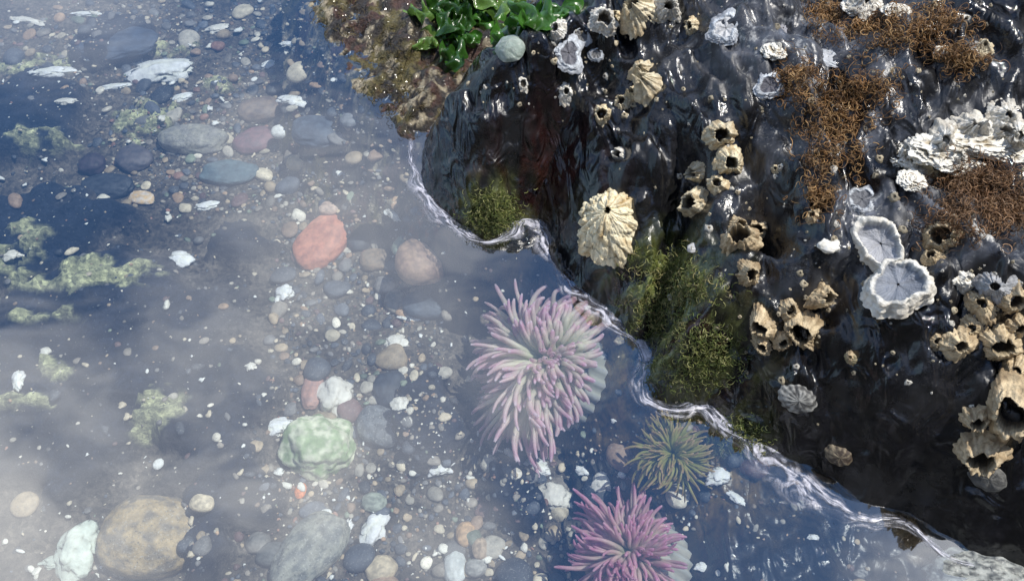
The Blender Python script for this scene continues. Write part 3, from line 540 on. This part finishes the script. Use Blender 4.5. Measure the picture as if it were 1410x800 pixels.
for _ in range(420):
    cu,cv,sx_,sy_=random.choice([(1150,230,140,120),(1050,60,200,50),(1330,330,90,110),(800,90,110,60),(1100,380,80,70),(1300,250,100,120)])
    u=random.gauss(cu,sx_); v=random.gauss(cv,sy_)
    if not(640<u<1500 and -40<v<830): continue
    loc,n,dep=hit(u,v)
    if loc.z<0.15: continue
    R=.012*(4.5**(random.random()**2)); Q=np.array((n+Vector((0,0,.2))).normalized().to_track_quat('Z','Y').to_matrix()); V=[];C=[]; col=np.array(random.choice([(0.5,.43,.30),(.6,.58,.52),(.32,.28,.2)])); wv=1+.2*rng.normal(0,1,nA)
    for r,z,f in ((1.1,-.2,.7),(.8,.3,1),(.45,.6,1),(.32,.55,.4),(.03,.2,.08)):
        V.append(np.stack([np.cos(ang)*r*R*wv,np.sin(ang)*r*R*wv,np.full(nA,z*R)],1)); C.append(np.tile(col*f,(nA,1)))
    acc.add(np.vstack(V)@Q.T+np.array(loc),lathefaces(5,nA),np.vstack(C))
acc.build("small_barnacles",barm)
# ---------------- algae strands ----------------
alg=vcolmat("seaweed_mat",0.45,6,0.3,0.2,0.01,20,trans=0.2)
def strands(name,regs,n,seg,step,rad,cols,curl,lift,grav=0.0,up=0.6):
    acc=Acc()
    for k in range(n):
        cu,cv,a,b=random.choice(regs); u=random.gauss(cu,a*.5); v=random.gauss(cv,b*.5)
        loc,nr_,dep=hit(u,v); p=np.array(loc)+np.array(nr_)*random.uniform(0,lift); d=np.array(nr_)*up+rng.normal(0,.7,3); d/=np.linalg.norm(d); ax=rng.normal(0,1,3); ax/=np.linalg.norm(ax); pts=[p]
        nv=np.array(nr_); p0=np.array(loc)
        for s_ in range(seg):
            ax+=rng.normal(0,.35,3); ax/=np.linalg.norm(ax); d=d+np.cross(ax,d)*curl; d[2]-=grav
            hgt=(pts[-1]-p0)@nv
            if hgt>lift: d-=nv*.35
            if hgt<0.0: d+=nv*.4
            d/=np.linalg.norm(d); pts.append(pts[-1]+d*step)
        V,F=tube(pts,np.linspace(rad,rad*.4,seg+1)*random.uniform(.6,1.3),3); c=np.array(random.choice(cols))*random.uniform(.6,1.3); acc.add(V,F,c)
    acc.build(name,alg)
BR=[(.36,.20,.08),(.28,.15,.06),(.46,.29,.13),(.16,.09,.04)]
strands("brown_seaweed",[(1150,150,46,40),(1135,210,36,55),(1190,120,50,24),(1130,275,20,25),(1100,110,26,24),(1155,180,60,60)],600,20,.028,.006,BR,.75,.10)
strands("brown_seaweed",[(1180,40,60,24),(1240,50,60,28),(1290,35,44,26),(1140,20,26,16),(1320,80,30,16)],560,20,.028,.006,BR,.75,.10)
strands("brown_seaweed",[(1340,262,60,30),(1330,300,50,26),(1390,290,26,34),(1345,245,50,16)],750,20,.028,.006,[(.22,.12,.06),(.14,.075,.035),(.32,.19,.10)],.7,.14)
GR=[(.13,.17,.04),(.20,.22,.06),(.08,.11,.03),(.32,.32,.13)]
strands("green_algae_tuft",[(680,288,34,28),(676,300,34,20)],1000,6,.019,.006,GR,.6,.08,.05)
strands("green_algae_tuft",[(920,370,48,30),(950,398,48,22),(905,430,38,30)],1300,6,.019,.006,GR+[(.36,.31,.13)],.6,.08,.05)
strands("green_algae_tuft",[(950,465,56,34),(940,510,50,30),(985,490,42,34),(1015,600,40,26)],1500,6,.019,.006,GR,.6,.08,.05)
strands("brown_algae_turf",[(470,30,40,40),(530,80,40,50),(550,140,40,30),(600,60,60,50),(700,10,60,20)],500,8,.025,.007,[(.10,.07,.03),(.06,.05,.02),(.14,.11,.04)],.5,.05,.03)
# sea lettuce
acc=Acc()
for k in range(34):
    u=random.uniform(600,715); v=random.uniform(-5,70); 
    if k>29: u=random.uniform(735,755); v=random.uniform(30,50)
    if u>690 and v>45: continue
    loc,nr_,dep=hit(u,v); L_=random.uniform(.4,.8); W=random.uniform(.13,.24); a=random.uniform(0,6.3); nl,nw=30,13; ph=random.uniform(0,6.3); V=[];C=[]
    c=np.array(random.choice([(.04,.13,.014),(.025,.08,.01),(.05,.15,.02),(.12,.22,.045)])); p=np.array(loc)+np.array([0,0,.03]); el=random.uniform(.4,1.0); 
    for i in range(nl):
        t=i/(nl-1); e=el-1.6*t; aa=a+1.2*math.sin(t*3+ph); d=np.array([math.cos(aa)*math.cos(e),math.sin(aa)*math.cos(e),math.sin(e)]); sd=np.array([-math.sin(aa),math.cos(aa),0]); up_=np.cross(d,sd)
        w_=W*(0.5+.6*math.sin(math.pi*min(t*.8+.12,1))**.4)*(1+.2*math.sin(t*17+ph)+.1*math.sin(t*41))
        for j in range(nw):
            s_=j/(nw-1)*2-1; V.append(p+sd*s_*w_+up_*(0.12*abs(s_)**1.3*math.sin(t*15+ph+s_*3)+.06*math.sin(s_*6+t*8+ph))); C.append(c*(0.7+.5*abs(s_)))
        p=p+d*L_/(nl-1); p[2]=max(p[2],loc.z+.04)
    i_=np.arange(nl*nw).reshape(nl,nw); acc.add(V,np.stack([i_[:-1,:-1].ravel(),i_[:-1,1:].ravel(),i_[1:,1:].ravel(),i_[1:,:-1].ravel()],1),C)
acc.build("sea_lettuce",vcolmat("sea_lettuce_mat",0.25,5,0.35,0.3,0.03,10,coat=.4,trans=0.25))
print("done",len(bpy.data.objects))
